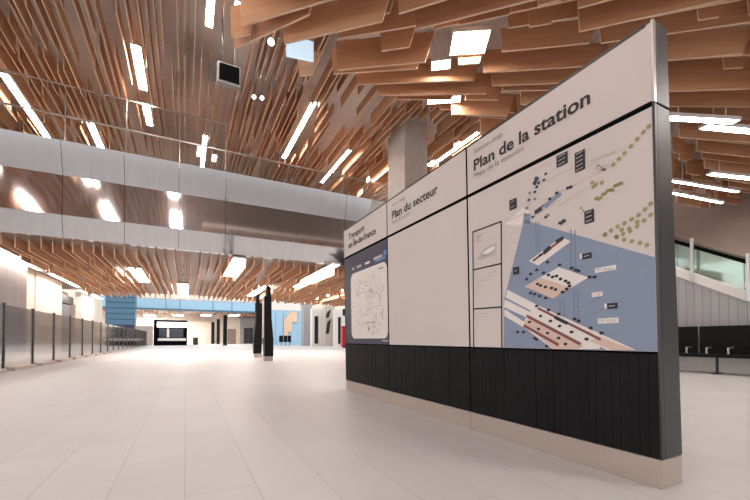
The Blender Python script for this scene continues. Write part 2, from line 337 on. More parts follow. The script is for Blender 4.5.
for i in range(9): dot(bm, (594 + random.uniform(0, 14), 168 + random.uniform(-3, 2)), .008, 2, random.choice((RD, BE, OL)), 6, 1.6)
z7 = lambda x, y: (570 + x / 3.567, 100 + y / 3.567); zf = lambda x, y: (460 + x / 3.335, 210 + y / 3.335)
for p in [z7(*q) for q in ((155, 230), (175, 210), (195, 190), (218, 165), (240, 140), (262, 115), (282, 95), (125, 480), (147, 465), (170, 452), (195, 440), (220, 425), (245, 410), (268, 390), (288, 370), (168, 490), (190, 478), (215, 468), (240, 450), (265, 430), (288, 410), (80, 295), (93, 302), (114, 295), (84, 310))] + [zf(*q) for q in ((485, 82), (522, 88), (548, 99), (574, 104), (601, 110), (624, 117), (565, 62), (592, 40), (540, 66))]:
    dot(bm, p, .013, 2, OL, 6)
for i in range(16): dot(bm, z7(92 + i * 6.2, 358 - i * 4.2 + random.uniform(-6, 6)), .011, 2, OL, 5)
for i in range(3): dot(bm, z7(40 + i * 8, 385 + i * 10), .009, 2, OL, 5)
for b4 in ((556.6, 153.5, 568, 165.5), (575, 151, 585.5, 171), (509.6, 199, 517, 209.5), (584.6, 210, 594.5, 223), (582.5, 253, 592, 258.8), (607.5, 303, 618, 308.8), (513.2, 267, 519.6, 274.6)):
    quad(bm, *b4, 3, K_); x0, y0, x1, y1 = b4
    n = max(1, int((y1 - y0) / 4))
    for i in range(n): 
        yy = y0 + (i + .5) * (y1 - y0) / n; sl = (339 - yy) / (x1 - 186)
        stroke(bm, (x0 + 1.5, yy + sl * (x1 - x0) * .4), (x1 - 2.5, yy - sl * (x1 - x0) * .4), .0045, 4, GR)
for b4 in ((580, 253.5, 582, 258.5), (604.5, 303.5, 607, 308.5), (595, 266.5, 616.5, 271.5), (592, 292, 603, 296.5), (598, 318, 619, 323.3)):
    quad(bm, *b4, 2, W_)
for x0, x1, yy in ((596, 602, 269), (604, 615, 269.3), (593.5, 596, 294), (597, 602, 294.4), (599, 605, 320.5), (607, 618, 320.8)):
    for i in range(int((x1 - x0) / 2)): quad(bm, x0 + i * 2, yy - 1.5, x0 + i * 2 + 1.1, yy + 1.5, 3, GR)
stroke(bm, (603, 296), (580, 308), .004, 1, LN); stroke(bm, (607, 307), (585, 318), .004, 1, LN)
tag(obj('map_print', bm, INK, posts[0], False), 'blue, white and pink cutaway drawing of a station')
bm = bmesh.new()
for p, q in (((473.2, 232), (501.4, 221.5)), ((473.2, 270), (501.6, 263.5)), ((473.4, 309), (501.8, 307)), ((501.4, 221), (502, 349)), ((473, 231.5), (473.8, 348))): stroke(bm, p, q, .012, 2, 1)
for i in range(6):
    for yy in (279 + i * 3.0, 314 + i * 3.4, 236 + i * 1.2): 
        L = random.uniform(5, 13) if i < 2 else random.uniform(2, 6)
        sl = (339 - yy) / 300.; stroke(bm, (476, yy), (476 + L, yy - sl * L), .006, 1, 2)
stroke(bm, (488, 273), (496, 271.5), .006, 1, 2); stroke(bm, (488, 276), (494, 275), .006, 1, 2)
decal(bm, [(480, 253), (488, 246), (496, 243), (497, 249), (489, 256), (482, 258)], 1, 2); decal(bm, [(482, 254), (489, 248), (495, 246), (495, 249), (488, 254)], 2, 0)
for i in range(4): stroke(bm, (478, 256 + i * 1.4), (496, 250.5 + i * 1.4), .005, 1, 2)
obj('legend_box', bm, ['map_white', 'ink_black', 'map_grey'], posts[0], False)
# --- transit map print on the far poster
bm = bmesh.new()
ya, za = F(351.2, 300); yb, zb = F(387.6, 300); zt = (F(351, 276)[1] + F(387.6, 258.5)[1]) / 2; zo = F(370, 338.5)[1]; r = .10
pts = []
for cx_, cz_, a0 in ((yb + r, zt - r, 90), (ya - r, zt - r, 0), (ya - r, zo + r, -90), (yb + r, zo + r, -180)):
    for i in range(7): t = R(a0 + 90 - 15 * i if False else a0 + 90 - i * 15); pts.append((cx_ + r * math.cos(t + math.pi / 2 - math.pi / 2) , cz_ + r * math.sin(t)))
def rr(y0, y1, z0, z1, r, n=6):
    out = []
    for c, s0 in (((y1 - r, z1 - r), 0), ((y0 + r, z1 - r), 90), ((y0 + r, z0 + r), 180), ((y1 - r, z0 + r), 270)):
        for i in range(n + 1): t = R(s0 + 90 * i / n); out.append((c[0] + r * math.cos(t), c[1] + r * math.sin(t)))
    return out
decal(bm, rr(yb, ya, zo, zt, r), 1, W_, False)
def ms(a, b, w, mi, lay=2):
    A = Vector((ya + (yb - ya) * a[0], zo + (zt - zo) * a[1])); Bv = Vector((ya + (yb - ya) * b[0], zo + (zt - zo) * b[1])); d = (Bv - A)
    if d.length < 1e-4: return
    d.normalize(); n = Vector((-d.y, d.x)) * w / 2; decal(bm, [tuple(A + n), tuple(Bv + n), tuple(Bv - n), tuple(A - n)], lay, mi, False)
rg = random.Random(5)
for k in range(26):
    x, y_ = rg.uniform(.08, .9), rg.uniform(.08, .92); mi = rg.choice((BE, BE, GR, GR, OL, P_))
    for s in range(rg.randint(2, 5)):
        a = rg.choice((0, 45, 90, 135, 180, 225, 270, 315)); L = rg.uniform(.06, .2); nx, ny = x + L * math.cos(R(a)), y_ + L * math.sin(R(a))
        if .05 < nx < .95 and .05 < ny < .95: ms((x, y_), (nx, ny), .009, mi); x, y_ = nx, ny
for k in range(60):
    x, y_ = rg.uniform(.06, .9), rg.uniform(.08, .94); ms((x, y_), (x + rg.uniform(.02, .06), y_), .008, rg.choice((GR, GR, BE, LN)), 3)
ms((.52, .10), (.52, .16), .03, DB, 4); ms((.8, .93), (.92, .93), .012, NV, 4)
for x0, x1 in ((.05, .12), (.2, .34), (.45, .58)):
    ms((x0, 1.075), (x1, 1.075), .03, W_ if x0 > .4 else GR)
ms((.68, 1.09), (.9, 1.09), .035, GR, 3); ms((.93, 1.11), (1.0, 1.11), .06, SK, 3); ms((.72, 1.05), (.97, 1.05), .03, SK, 2); ms((.86, -.03), (1.0, -.03), .014, GR)
obj('map_print', bm, INK, posts[2], False)

# ------------------------------------------------------------------ ceiling lights
LIGHTS = []      # (p, q, halfwidth, z) footprints kept free of boards
def ceiling_light(p, q, w, z, m_, label, group, zone):
    a, b = at_z(*p, z), at_z(*q, z); d = (b - a); L = d.length; 
    if zone == 'B':
        pass
    else:                                       # lamps run with the boards, along the hall
        c = (a + b) / 2; L = abs(d.y); a = Vector((c.x, c.y - L / 2, z)); b = Vector((c.x, c.y + L / 2, z))
        d = b - a
    d.normalize(); n = Vector((-d.y, d.x, 0)); c = (a + b) / 2; ang = math.atan2(d.y, d.x)
    t = thing('ceiling_light', label, 'ceiling light', (c.x, c.y, z), group); t.rotation_euler.z = ang
    def loc(bm):
        bm.transform(Matrix.Translation(c) @ Matrix.Rotation(ang, 4, 'Z')); return bm
    obj('diffuser', loc(bx(-L / 2, L / 2, -w / 2, w / 2, 0, .03)), m_, t)
    bm = bmesh.new(); e = .02
    for x0, x1, y0, y1 in ((-L / 2 - e, L / 2 + e, -w / 2 - e, -w / 2), (-L / 2 - e, L / 2 + e, w / 2, w / 2 + e), (-L / 2 - e, -L / 2, -w / 2, w / 2), (L / 2, L / 2 + e, -w / 2, w / 2)): box(bm, x0, x1, y0, y1, -.004, .07)
    box(bm, -L / 2, L / 2, -w / 2, w / 2, .05, .07)
    top = {'A': 9.25, 'B': 6.72, 'M': 3.68, 'F': 4.7}[zone]
    if top - z > .1:
        for xx in (-L * .35, L * .35): box(bm, xx - .01, xx + .01, -.01, .01, .07, top - z)
    obj('housing', loc(bm), 'white_paint', t)
    LIGHTS.append((a, b, w / 2 + (.05 if zone == 'A' else (.03 if zone == 'B' else .0) if z > 5.7 or zone != 'B' else -9), zone))
ZL = {'A': 8.72, 'B': 6.38, 'M': 3.56}
for p, q, w, lb in (((213, 0), (207, 26), .16, 'thin bright light strip at the top edge left of the hanging screen'), ((240, 2), (235, 22), .16, 'short bright light strip nearest the corner of the big boards'),
                    ((125, 42), (152, 92), .22, 'bright light strip high in the ceiling above the upper glass'), ((6, 74), (46, 138), .22, 'long bright light strip at the upper far left'),
                    ((86, 122), (106, 152), .22, 'light strip seen through the upper glass left of centre'), ((143, 104), (153, 126), .18, 'short light strip seen through the glass above the mirror band'),
                    ((203, 135), (204, 168), .14, 'thin light strip just above the mirror band, middle of the balustrade'), ((314, 102), (284, 158), .16, 'brightest slim light strip between thin boards right of the dark screen'),
                    ((342, 148), (328, 184), .14, 'slim light strip just left of the concrete column'), ((388, 158), (358, 192), .2, 'light strip beside the left face of the concrete column'),
                    ((476, 132), (430, 166), .3, 'wide light strip right of the concrete column, above the panel')):
    ceiling_light(p, q, w, ZL['A'], 'lamp_hall', lb, 'light strips in the high ceiling', 'A')
for p, q, w, lb in (((0, 246), (36, 270), .3, 'large bright light strip under the mezzanine at the far left'), ((8, 268), (30, 280), .25, 'light strip under the mezzanine above the grey pier'),
                    ((58, 274), (76, 287), .3, 'light strip under the mezzanine above the shutter'), ((84, 290), (98, 299), .3, 'small light strip above the farthest cream wall slab'),
                    ((132, 268), (146, 282), .45, 'broad light panel under the mezzanine left of the kiosk'), ((182, 284), (184, 297), .5, 'broad light panel under the mezzanine above the kiosk end'),
                    ((242, 259), (226, 276), .4, 'light strip under the mezzanine above the twin totems'), ((330, 264), (296, 287), .3, 'bright diagonal light strip under the mezzanine next to the map panel'),
                    ((350, 289), (312, 299), .45, 'low wide light strip near the left edge of the map panel'), ((262, 285), (252, 296), .5, 'far light strip just above the twin totems')):
    ceiling_light(p, q, w, ZL['M'], 'lamp_warm', lb, 'light strips under the mezzanine', 'M')
for px, lb in ((122, 'far light panel beyond the footbridge above the railing end'), (150, 'far light panel beyond the footbridge left of the kiosk'), (178, 'far light panel beyond the footbridge over the kiosk'), (206, 'far light panel beyond the footbridge left of the black pillars'), (234, 'far light panel beyond the footbridge right of the black pillars')):
    g = at_z(px, 315.5, 4.12); ceiling_light((px, 314.9), (px, 316.0), 1.3, 4.12, 'lamp_warm', lb, 'far light panels beyond the footbridge', 'F')
for p, q, w, lb in (((452, 44), (487, 42), .5, 'square bright light among the large boards above the panel'), ((432, 66), (450, 64), .22, 'small bright light left of the square light'),
                    ((428, 101), (460, 99), .2, 'low light strip near the end of the large boards'), ((668, 118), (736, 122), .16, 'upper long light strip at the right behind the panel'),
                    ((704, 127), (768, 133), .18, 'light strip at the right picture edge below the longest one'), ((710, 174), (770, 181), .15, 'lower light strip at the right picture edge'),
                    ((672, 181), (738, 192), .10, 'lowest long light strip at the right behind the panel'), ((672, 193), (722, 203), .11, 'light strip just above the escalator wall')):
    ceiling_light(p, q, w, 6.0 if p[0] < 660 else 5.53, 'lamp_hall', lb, 'light strips among the large boards', 'B')
# ------------------------------------------------------------------ hanging wooden boards
BO = []       # dict(a, b, z, h, zone, th)
def seg_d(p1, p2, q1, q2):
    def pt(p, a, b):
        ab = b - a; t = max(0, min(1, (p - a).dot(ab) / max(ab.length_squared, 1e-9))); return (p - a - ab * t).length
    d1, d2 = p2 - p1, q2 - q1; cr = d1.x * d2.y - d1.y * d2.x
    if abs(cr) > 1e-9:
        w = q1 - p1; t = (w.x * d2.y - w.y * d2.x) / cr; u = (w.x * d1.y - w.y * d1.x) / cr
        if 0 <= t <= 1 and 0 <= u <= 1: return 0
    return min(pt(p1, q1, q2), pt(p2, q1, q2), pt(q1, p1, p2), pt(q2, p1, p2))
KEEP = []
def pd(p, a, b):
    ab = b - a; t = max(0, min(1, (p - a).dot(ab) / max(ab.length_squared, 1e-9))); return (p - a - ab * t).length
def add(a, b, z, h, zone, th=.028, gap=.055):
    """hang a board from a to b, cut back where a lamp or another board is in its way"""
    a, b = Vector(a).to_2d(), Vector(b).to_2d(); c = (a + b) / 2; L = (b - a).length; N = 40
    ok = [True] * (N + 1); P = [a.lerp(b, i / N) for i in range(N + 1)]
    for la, lb, hw, zn in LIGHTS + KEEP:
        l2, m2 = la.to_2d(), lb.to_2d()
        if zn == zone and ((l2 + m2) / 2 - c).length < (L + (l2 - m2).length) / 2 + hw + .1:
            for i, p in enumerate(P):
                if pd(p, l2, m2) < hw + th: ok[i] = False
    if zone == 'B':
        for o in BO:
            if o['zone'] == 'B' and (o['c'] - c).length < (L + o['L']) / 2 + .1:
                for i, p in enumerate(P):
                    if ok[i] and pd(p, o['a'], o['b']) < gap: ok[i] = False
    i = 0
    while i <= N:
        if not ok[i]: i += 1; continue
        j = i
        while j < N and ok[j + 1]: j += 1
        pa, pb = P[i], P[j]
        if (pb - pa).length > .45: BO.append(dict(a=pa, b=pb, c=(pa + pb) / 2, L=(pb - pa).length, z=z, h=h, zone=zone, th=th))
        i = j + 1
# things that hang among the boards keep them clear
scr = at_z(229, 75, 7.9); KEEP.append((Vector((scr.x, scr.y - .6, 0)), Vector((scr.x, scr.y + .6, 0)), .45, 'A'))
spn = at_z(300, 47, 5.95); KEEP.append((Vector((spn.x - .2, spn.y + .05, 0)), Vector((spn.x + .25, spn.y - .2, 0)), .33, 'B'))
KEEP.append((Vector((7.7, 11.6, 0)), Vector((7.7, 13.0, 0)), .6, 'A'))
for px, py in ((254, 97), (262, 98)):
    g = at_z(px, py, 8.25); KEEP.append((Vector((g.x, g.y - .1, 0)), Vector((g.x, g.y + .1, 0)), .12, 'A'))
g = at_z(303, 28, 6.45); KEEP.append((g - Vector((.01, 0, 0)), g + Vector((.01, 0, 0)), .14, 'B'))
rb = random.Random(3)
def az(d):
    K = ((4.5, 40), (5.7, 47), (6.7, 57), (7.3, 60), (8.5, 68), (12, 80), (14, 82))
    if d <= K[0][0]: return -R(40)
    for (d0, a0), (d1, a1) in zip(K, K[1:]):
        if d <= d1: return -R(a0 + (a1 - a0) * (d - d0) / (d1 - d0))
    return -R(82)
add((1.75, 5.34), (.70, 6.72), Z_B, .5, 'B', .036)
d = 1.5; row = 0
while d < 17.5:
    LB_ = 2.55; s = -9 + (row * .37) % (LB_ + .15) + rb.uniform(-.12, .12)
    while s < 21:
        L = LB_ + rb.uniform(-.25, .12)
        dd = d + rb.uniform(-.04, .04); c = FWD0 * dd + RGT * (s + LB_ / 2)
        a_ = az(dd); u = Vector((math.sin(a_), math.cos(a_), 0)); a, b = c - u * L / 2, c + u * L / 2
        # boards at the border of the field are cut to it
        for k in range(12):
            if min(a.x, b.x) < B_X0 - .1 or max(a.y, b.y) > B_Y1 + .25:
                if a.x < B_X0 - .1 or a.y > B_Y1 + .25: a = a.lerp(b, .1)
                if b.x < B_X0 - .1 or b.y > B_Y1 + .25: b = b.lerp(a, .1)
        if min(a.x, b.x) > B_X0 - .1 and max(a.y, b.y) < B_Y1 + .3 and (b - a).length > .5 and c.y > -5 and max(a.x, b.x) < 18.5:
            add(a, b, Z_B + rb.choice((0, 0, .10, .2, .3, -.08)) + rb.uniform(-.03, .03), rb.uniform(.42, .54), 'B', .036)
        s += LB_ + .15
    d += .36 if d < 7.2 else .30; row += 1
for k in range(9000):                       # shorter boards close the gaps that are left
    dd, s_ = rb.uniform(5, 16.5), rb.uniform(-4, 17); L = rb.uniform(.8, 2.2); c = FWD0 * dd + RGT * s_; a_ = az(dd); u = Vector((math.sin(a_), math.cos(a_), 0)); a, b = c - u * L / 2, c + u * L / 2
    if min(a.x, b.x) > B_X0 and max(a.y, b.y) < B_Y1 + .3 and max(a.x, b.x) < 18.5: add(a, b, Z_B + rb.choice((0, .1, .2)), rb.uniform(.42, .52), 'B', .036, .21)
# high field, along the hall
x = -13.5
while x < 12:
    y = -14 + rb.uniform(0, 2)
    while y < 20:
        L = rb.uniform(1.4, 4.2)
        if rb.random() < .84 and not (x > B_X0 - .15 and y < B_Y1 + .25):
            add((x, y), (x, y + L), Z_A + rb.choice((0, .1, .2)), rb.uniform(.30, .48), 'A')
        y += L + rb.uniform(.1, 1.2)
    x += rb.uniform(.15, .25)
# under the mezzanine
x = -5.1
while x < 12:
    y = MY0 + .5 + rb.uniform(0, .25)
    while y < MY1 - .6:
        L = min(rb.uniform(1.2, 3.4), MY1 - .05 - y)
        if rb.random() < .93 and not (x > 7.0 and x < 8.2 and y < 13): add((x, y), (x, y + L), Z_M + rb.choice((0, .06, .12)), .34, 'M')
        y += L + rb.uniform(.06, .45)
    x += rb.uniform(.22, .32)
# far field beyond the blue bridge
x = -9
while x < 22:
    y = 54.2
    while y < 60:
        L = rb.uniform(1.5, 3.3)
        if rb.random() < .8: add((x, y), (x, y + L), 4.2 + rb.choice((0, .08)), .36, 'F')
        y += L + rb.uniform(.1, .8)
    x += rb.uniform(.5, .8)
def board_mesh(bm, o):
    a, b = o['a'], o['b']; u = (b - a).normalized(); n = Vector((-u.y, u.x)) * o['th'] / 2; z0, z1 = o['z'], o['z'] + o['h']
    sl = .16 if o['zone'] == 'B' else .03
    A = [bm.verts.new((*(p + n * s), z)) for s in (-1, 1) for p, z in ((a + u * sl, z0), (b - u * sl * .2, z0), (b, z1), (a, z1))]
    mi = o['mi']
    for q, k in (((0, 1, 2, 3), 0), ((7, 6, 5, 4), 0), ((0, 4, 5, 1), 4), ((1, 5, 6, 2), 4), ((2, 6, 7, 3), 4), ((3, 7, 4, 0), 4)):
        f = bm.faces.new([A[i] for i in q]); f.material_index = mi if k == 0 else 4
def seen(o):
    """share of the picture the board takes, with what the panel and the mezzanine edge hide left out"""
    tot = 0; N = 6
    for i in range(N):
        p = o['a'].lerp(o['b'], (i + .5) / N); q = project((p.x, p.y, o['z'])); q2 = project((p.x, p.y, o['z'] + o['h'])); 
        if not q or not q2: continue
        x_, y_ = q
        if not (0 <= x_ < 750 and 0 <= y_ < 500): continue
        if x_ > 347 and x_ < 668 and y_ > 222 - (x_ - 347) * .682: continue
        if o['zone'] == 'A' and p.y > MY0 and y_ > 133 + x_ * .18: continue
        if o['zone'] in 'MF' and y_ < 232 + .087 * x_: continue
        pa = project((*o['a'], o['z'])); pb = project((*o['b'], o['z']))
        if not pa or not pb: continue
        ln_ = math.hypot(pa[0] - pb[0], pa[1] - pb[1]); h_ = abs(q[1] - q2[1]); dirx = abs(pa[0] - pb[0]) / max(ln_, 1e-6)
        tot += ln_ / N * max(1.2, h_ * dirx)
    return tot
for o in BO: o['mi'] = rb.randrange(4); o['s'] = seen(o)
BO.sort(key=lambda o: -o['s'])
BO = [o for o in BO if o['s'] > 0 or o['zone'] in 'AB']
def zone_label(o):
    q = project((*o['c'], o['z'])); x_ = q[0] if q else 999
    if o['zone'] == 'B':
        return ('broad reddish board on edge in the fanned low ceiling left of the square light' if x_ < 455 else
                'broad reddish board on edge in the fanned low ceiling straight above the map board' if x_ < 655 else
                'broad reddish board on edge in the low ceiling right of the map board')
    if o['zone'] == 'A':
        return ('thin board hung lengthwise in the high ceiling left of the dark hanging screen' if x_ < 212 else
                'thin board hung lengthwise in the high ceiling between hanging screen and concrete column')
    return ('narrow board hung beneath the mirror-edged mezzanine above the left railing' if x_ < 110 else
            'narrow board hung beneath the mirror-edged mezzanine above the open hall floor')
LB = 'ABM'
rest = bmesh.new(); far = bmesh.new(); n_ind = 0
for o in BO:
    if n_ind < 300 and o['zone'] in LB and o['zone'] != 'F' and o['s'] > 0:
        bm = bmesh.new(); c3 = Vector((*o['c'], o['z'])); board_mesh(bm, o); bm.transform(Matrix.Translation(-c3))
        # rotate local x along the grain
        ang = math.atan2((o['b'] - o['a']).y, (o['b'] - o['a']).x); bm.transform(Matrix.Rotation(-ang, 4, 'Z'))
        ob = obj('wooden_baffle', bm, WOODS + ['wood_edge']); ob.location = c3; ob.rotation_euler.z = ang
        zl = zone_label(o); tag(ob, zl, 'wooden board', zl, 'thing'); n_ind += 1
    else: board_mesh(far if o['zone'] == 'F' else rest, o)
tag(obj('wooden_baffles', rest, WOODS + ['wood_edge']), 'remaining small hanging wooden boards spread over all the ceilings', 'wooden boards', None, 'stuff')
tag(obj('wooden_baffles', far, WOODS + ['wood_edge']), 'far small wooden boards lit orange beyond the pale blue footbridge', 'wooden boards', None, 'stuff')
print('BOARDS', len(BO), n_ind, {z: sum(1 for o in BO[:300] if o['zone'] == z) for z in 'ABMF'})

# ------------------------------------------------------------------ things hung from the ceiling
sz = 7.55; sp = at_z(229, 74, sz)
t = thing('hanging_screen', 'dark square screen in a pale frame hung under the high ceiling at left', 'screen', (sp.x, sp.y, sz))
obj('casing', bev(bx(sp.x - .28, sp.x + .28, sp.y, sp.y + .16, sz - .26, sz + .26), .01), 'grey_panel', t)
obj('display', bx(sp.x - .23, sp.x + .25, sp.y - .012, sp.y, sz - .20, sz + .23), 'black_gap', t)
obj('side_fin', bx(sp.x - .44, sp.x - .30, sp.y + .02, sp.y + .05, sz - .26, sz + .20), 'post_dark', t)
bm = bmesh.new(); tube(bm, (sp.x - .15, sp.y + .08, sz + .26), (sp.x - .15, sp.y + .08, 9.25), .015); tube(bm, (sp.x + .15, sp.y + .08, sz + .26), (sp.x + .15, sp.y + .08, 9.25), .015); obj('hanger', bm, 'dark_metal', t)
pz = 6.0; pp = at_z(300, 48, pz)
t = thing('light_box', 'pale bluish square light panel hung below the dome camera', 'light panel', (pp.x, pp.y, pz))
bm = bmesh.new(); box(bm, -.24, .24, -.02, .02, -.2, .16); bev(bm, .006); bm.transform(Matrix.Translation((pp.x, pp.y, pz)) @ Matrix.Rotation(-YAW * .4, 4, 'Z')); obj('diffuser', bm, 'sign_cool', t)
bm = bmesh.new(); tube(bm, (pp.x - .15, pp.y, pz + .15), (pp.x - .15, pp.y, 6.72), .01); tube(bm, (pp.x + .15, pp.y, pz + .15), (pp.x + .15, pp.y, 6.72), .01); obj('hanger', bm, 'bright_metal', t)
cp = at_z(303, 28, 6.45)
t = thing('dome_camera', 'dark dome camera on a round grey mount above the pale light panel', 'camera', (cp.x, cp.y, 6.45))
bm = bmesh.new(); bmesh.ops.create_uvsphere(bm, u_segments=16, v_segments=8, radius=.09); bm.transform(Matrix.Translation((cp.x, cp.y, 6.47))); obj('dome', bm, 'black_gap', t)
bm = bmesh.new(); tube(bm, (cp.x, cp.y, 6.49), (cp.x, cp.y, 6.58), .12, 18); tube(bm, (cp.x, cp.y, 6.58), (cp.x, cp.y, 6.72), .03); obj('mount', bm, 'grey_panel', t)
for px, py, z, top, lb in ((271, 42, 5.9, 6.72, 'bright bluish spotlight at the corner of the big boards'), (254, 97, 8.2, 9.25, 'left one of the paired bluish spotlights below the big boards'), (262, 98, 8.2, 9.25, 'right one of the paired bluish spotlights below the big boards')):
    c = at_z(px, py, z); t = thing('spotlight', lb, 'spotlight', tuple(c), 'bluish ceiling spotlights')
    aim = (Vector((0, 0, .8)) - c).normalized(); bm = bmesh.new(); tube(bm, c - aim * .14, c, .06, 16); tube(bm, c - aim * .08, (c.x, c.y, top), .012, 8); obj('housing', bm, 'bright_metal', t)
    bm = bmesh.new(); tube(bm, c, c + aim * .015, .048, 16); obj('lens', bm, 'spot_cool', t)

# ------------------------------------------------------------------ right: bench, escalator, wall
BXX = 10.25
t = thing('bench', 'long black bench with a solid backrest and chrome armrests at right', 'bench', (BXX, 2.5, 0))
for a in (-1.0, .76, 2.52, 4.28, 6.04):
    obj('backrest', bev(bx(BXX + .42, BXX + .48, a + .01, a + 1.73, .44, 1.06), .012), 'black_seat', t)
    obj('seat', bev(bx(BXX - .08, BXX + .44, a + .01, a + 1.73, .36, .44), .015), 'black_seat', t)
ya_, yb_ = at_x(687, 352, BXX).y, at_x(707, 352, BXX).y; st = ya_ - yb_; yl = at_x(713, 360, BXX).y
for k in range(-4, 9):
    yy = yb_ + k * st
    if not -.9 < yy < 7.6: continue
    bm = bmesh.new(); tube(bm, (BXX - .02, yy, .44), (BXX - .02, yy, .56), .018); tube(bm, (BXX - .02, yy, .56), (BXX + .18, yy, .58), .022); obj('armrest', bm, 'bright_metal', t)
for k in range(-2, 5):
    yy = yl + k * 1.5
    if not -.8 < yy < 7.5: continue
    bm = bmesh.new(); box(bm, BXX + .17, BXX + .21, yy - .02, yy + .02, .02, .36); box(bm, BXX + .04, BXX + .36, yy - .05, yy + .05, 0, .02); obj('leg', bm, 'post_dark', t)
WR = 11.0
obj_k = struct('baseboard_right', bx(WR - .1, WR, -4, 12, 0, .36), 'white_paint')
eA = at_x(675, 271, WR); eB = at_x(750, 297, WR)
sl = (eA.z - eB.z) / (eA.y - eB.y)
def ez(y_): return eA.z + sl * (y_ - eA.y)
ye0, ye1 = eB.y - 2.4, eA.y + 5.5
bm = bmesh.new(); prism(bm, [(ye0 - 3, 0), (ye1, 0), (ye1, ez(ye1) - .1), (ye0, max(.3, ez(ye0) - .1)), (ye0 - 3, .3)], 'X', WR + .02, WR + .15); struct('wall_right', bm, 'grey_board')
t = thing('escalator', 'escalator balustrade of green glass sloping down behind the black bench', 'escalator', (WR + .2, eA.y, 0))
def strip(x0, x1, dz0, dz1, a=ye0, b=ye1): return prism(bmesh.new(), [(a, ez(a) + dz0), (b, ez(b) + dz0), (b, ez(b) + dz1), (a, ez(a) + dz1)], 'X', x0, x1)
obj('stringer', strip(WR, WR + .25, -.12, .10), 'white_paint', t)
y = ye0
while y < ye1 - .1:
    obj('glass_pane', strip(WR + .10, WR + .115, .10, .70, y + .01, min(y + 1.25, ye1)), 'green_glass', t); y += 1.26
hr = strip(WR + .06, WR + .16, .70, .80); bev(hr, .015); obj('handrail', hr, 'black_gap', t)
for px, y0_, y1_ in ((692, 238, 276), (748, 246, 296)):
    p = at_x(px, 260, WR - .06); obj('post', bev(bx(WR - .09, WR - .03, p.y - .03, p.y + .03, ez(p.y) - .1, ez(p.y) + .95), .006), 'bright_metal', t)
obj('steps', strip(WR + .3, WR + 1.3, -.15, -.02), 'dark_metal', t)
obj('far_balustrade', strip(WR + 1.4, WR + 1.43, .05, .85), 'green_glass', t)
struct('wall_right', bx(18.6, 18.8, -10, 30, 0, 9.25), 'rose_wall')
# ------------------------------------------------------------------ far end of the hall
FY = 52.0
struct('wall_back', bx(-30, 40, 64, 64.3, 0, 9), 'cream_wall')
struct('ceiling', bx(-30, 40, FY + 1.6, 64, 4.7, 4.9), 'soffit_panel')
t = thing('glass_bridge', 'pale blue glass footbridge spanning the far end of the hall', 'bridge', (0, FY, 4.32))
xs = [at_y(x_, 308, FY).x for x_ in (98, 133, 166, 180, 213, 232, 262, 300)]
for a, b in zip(xs[:-1], xs[1:]): obj('glass_panel', bx(a + .05, b - .05, FY, FY + .06, 4.5, 5.65), 'blue_paint', t)
obj('deck', bx(xs[0], xs[-1], FY - .05, FY + 1.5, 4.32, 4.5), 'blue_slat', t); obj('rail', bx(xs[0], xs[-1], FY - .02, FY + .08, 5.65, 5.75), 'bright_metal', t)
for x_ in xs: obj('post', bx(x_ - .04, x_ + .04, FY - .02, FY + .08, 4.5, 5.65), 'blue_slat', t)
# blue slatted screen
a, b = at_y(105, 320, 47.5).x, at_y(135, 320, 47.5).x
t = thing('slatted_screen', 'dark blue slatted box standing behind the end of the railing', 'screen', ((a + b) / 2, 47.5, 0))
bm = bmesh.new()
for k in range(6): box(bm, a, b, 47.5, 49, 2.3 + k * .6, 2.3 + k * .6 + .54)
obj('slats', bm, 'blue_slat', t); obj('frame', bx(a + .06, b - .06, 47.56, 48.9, 0, 5.7), 'ink_navy', t)
# kiosk
ky = 50.0; a, b = at_y(154, 335, ky).x, at_y(187, 335, ky).x
t = thing('kiosk', 'black-fronted kiosk with a lit white fascia at the far end', 'kiosk', ((a + b) / 2, ky, 0))
obj('frame', bx(a, b, ky, ky + 2.5, 0, 3.0), 'black_gap', t); obj('lit_fascia', bx(a + .3, b, ky - .1, ky, 2.15, 2.75), 'sign_white', t)
obj('counter', bx(a + .4, b - .1, ky - .25, ky, .55, .85), 'white_paint', t); obj('side_wall', bx(a - .02, a + .25, ky - .3, ky, 0, 3.0), 'black_gap', t)
obj('window', bx(a + .5, b - .4, ky - .05, ky, .95, 2.05), 'dark_glass', t); obj('poster', bx(a + 1.3, a + 1.55, ky - .08, ky - .05, .95, 2.0), 'white_paint', t)
# pale blocks behind the railing and right of the kiosk
def block(x0, x1, Y, top, m_, depth=.4):
    p, q = at_y(x0, top, Y), at_y(x1, top, Y); return bx(p.x, q.x, Y, Y + depth, 0, q.z)
struct('wall_back', block(128, 153, 55, 326, 'white_paint'), 'cream_wall')
struct('wall_back', block(188, 211, 63, 322, ''), 'cream_wall')
struct('wall_back', block(227, 240, 63, 318, ''), 'cream_wall')
struct('wall_back', block(240, 300, 63, 319, ''), 'grey_panel')
tag(obj('poster', block(227.5, 236, 62.85, 329, '', .1), 'rose_wall'), 'reddish poster on the far wall right of the black pillars', 'poster')
tag(obj('bin', block(193, 198, 54, 337.5, '', .5), 'post_dark'), 'small dark litter bin right of the far kiosk', 'bin')
dr = thing('door_leaf', 'grey double door in the far wall left of the twin totems', 'door', (at_y(248, 340, 62.8).x, 62.8, 0))
obj('leaf', block(244, 248.4, 62.8, 328, '', .08), 'post_dark', dr); obj('leaf', block(248.6, 253, 62.8, 328, '', .08), 'post_dark', dr)
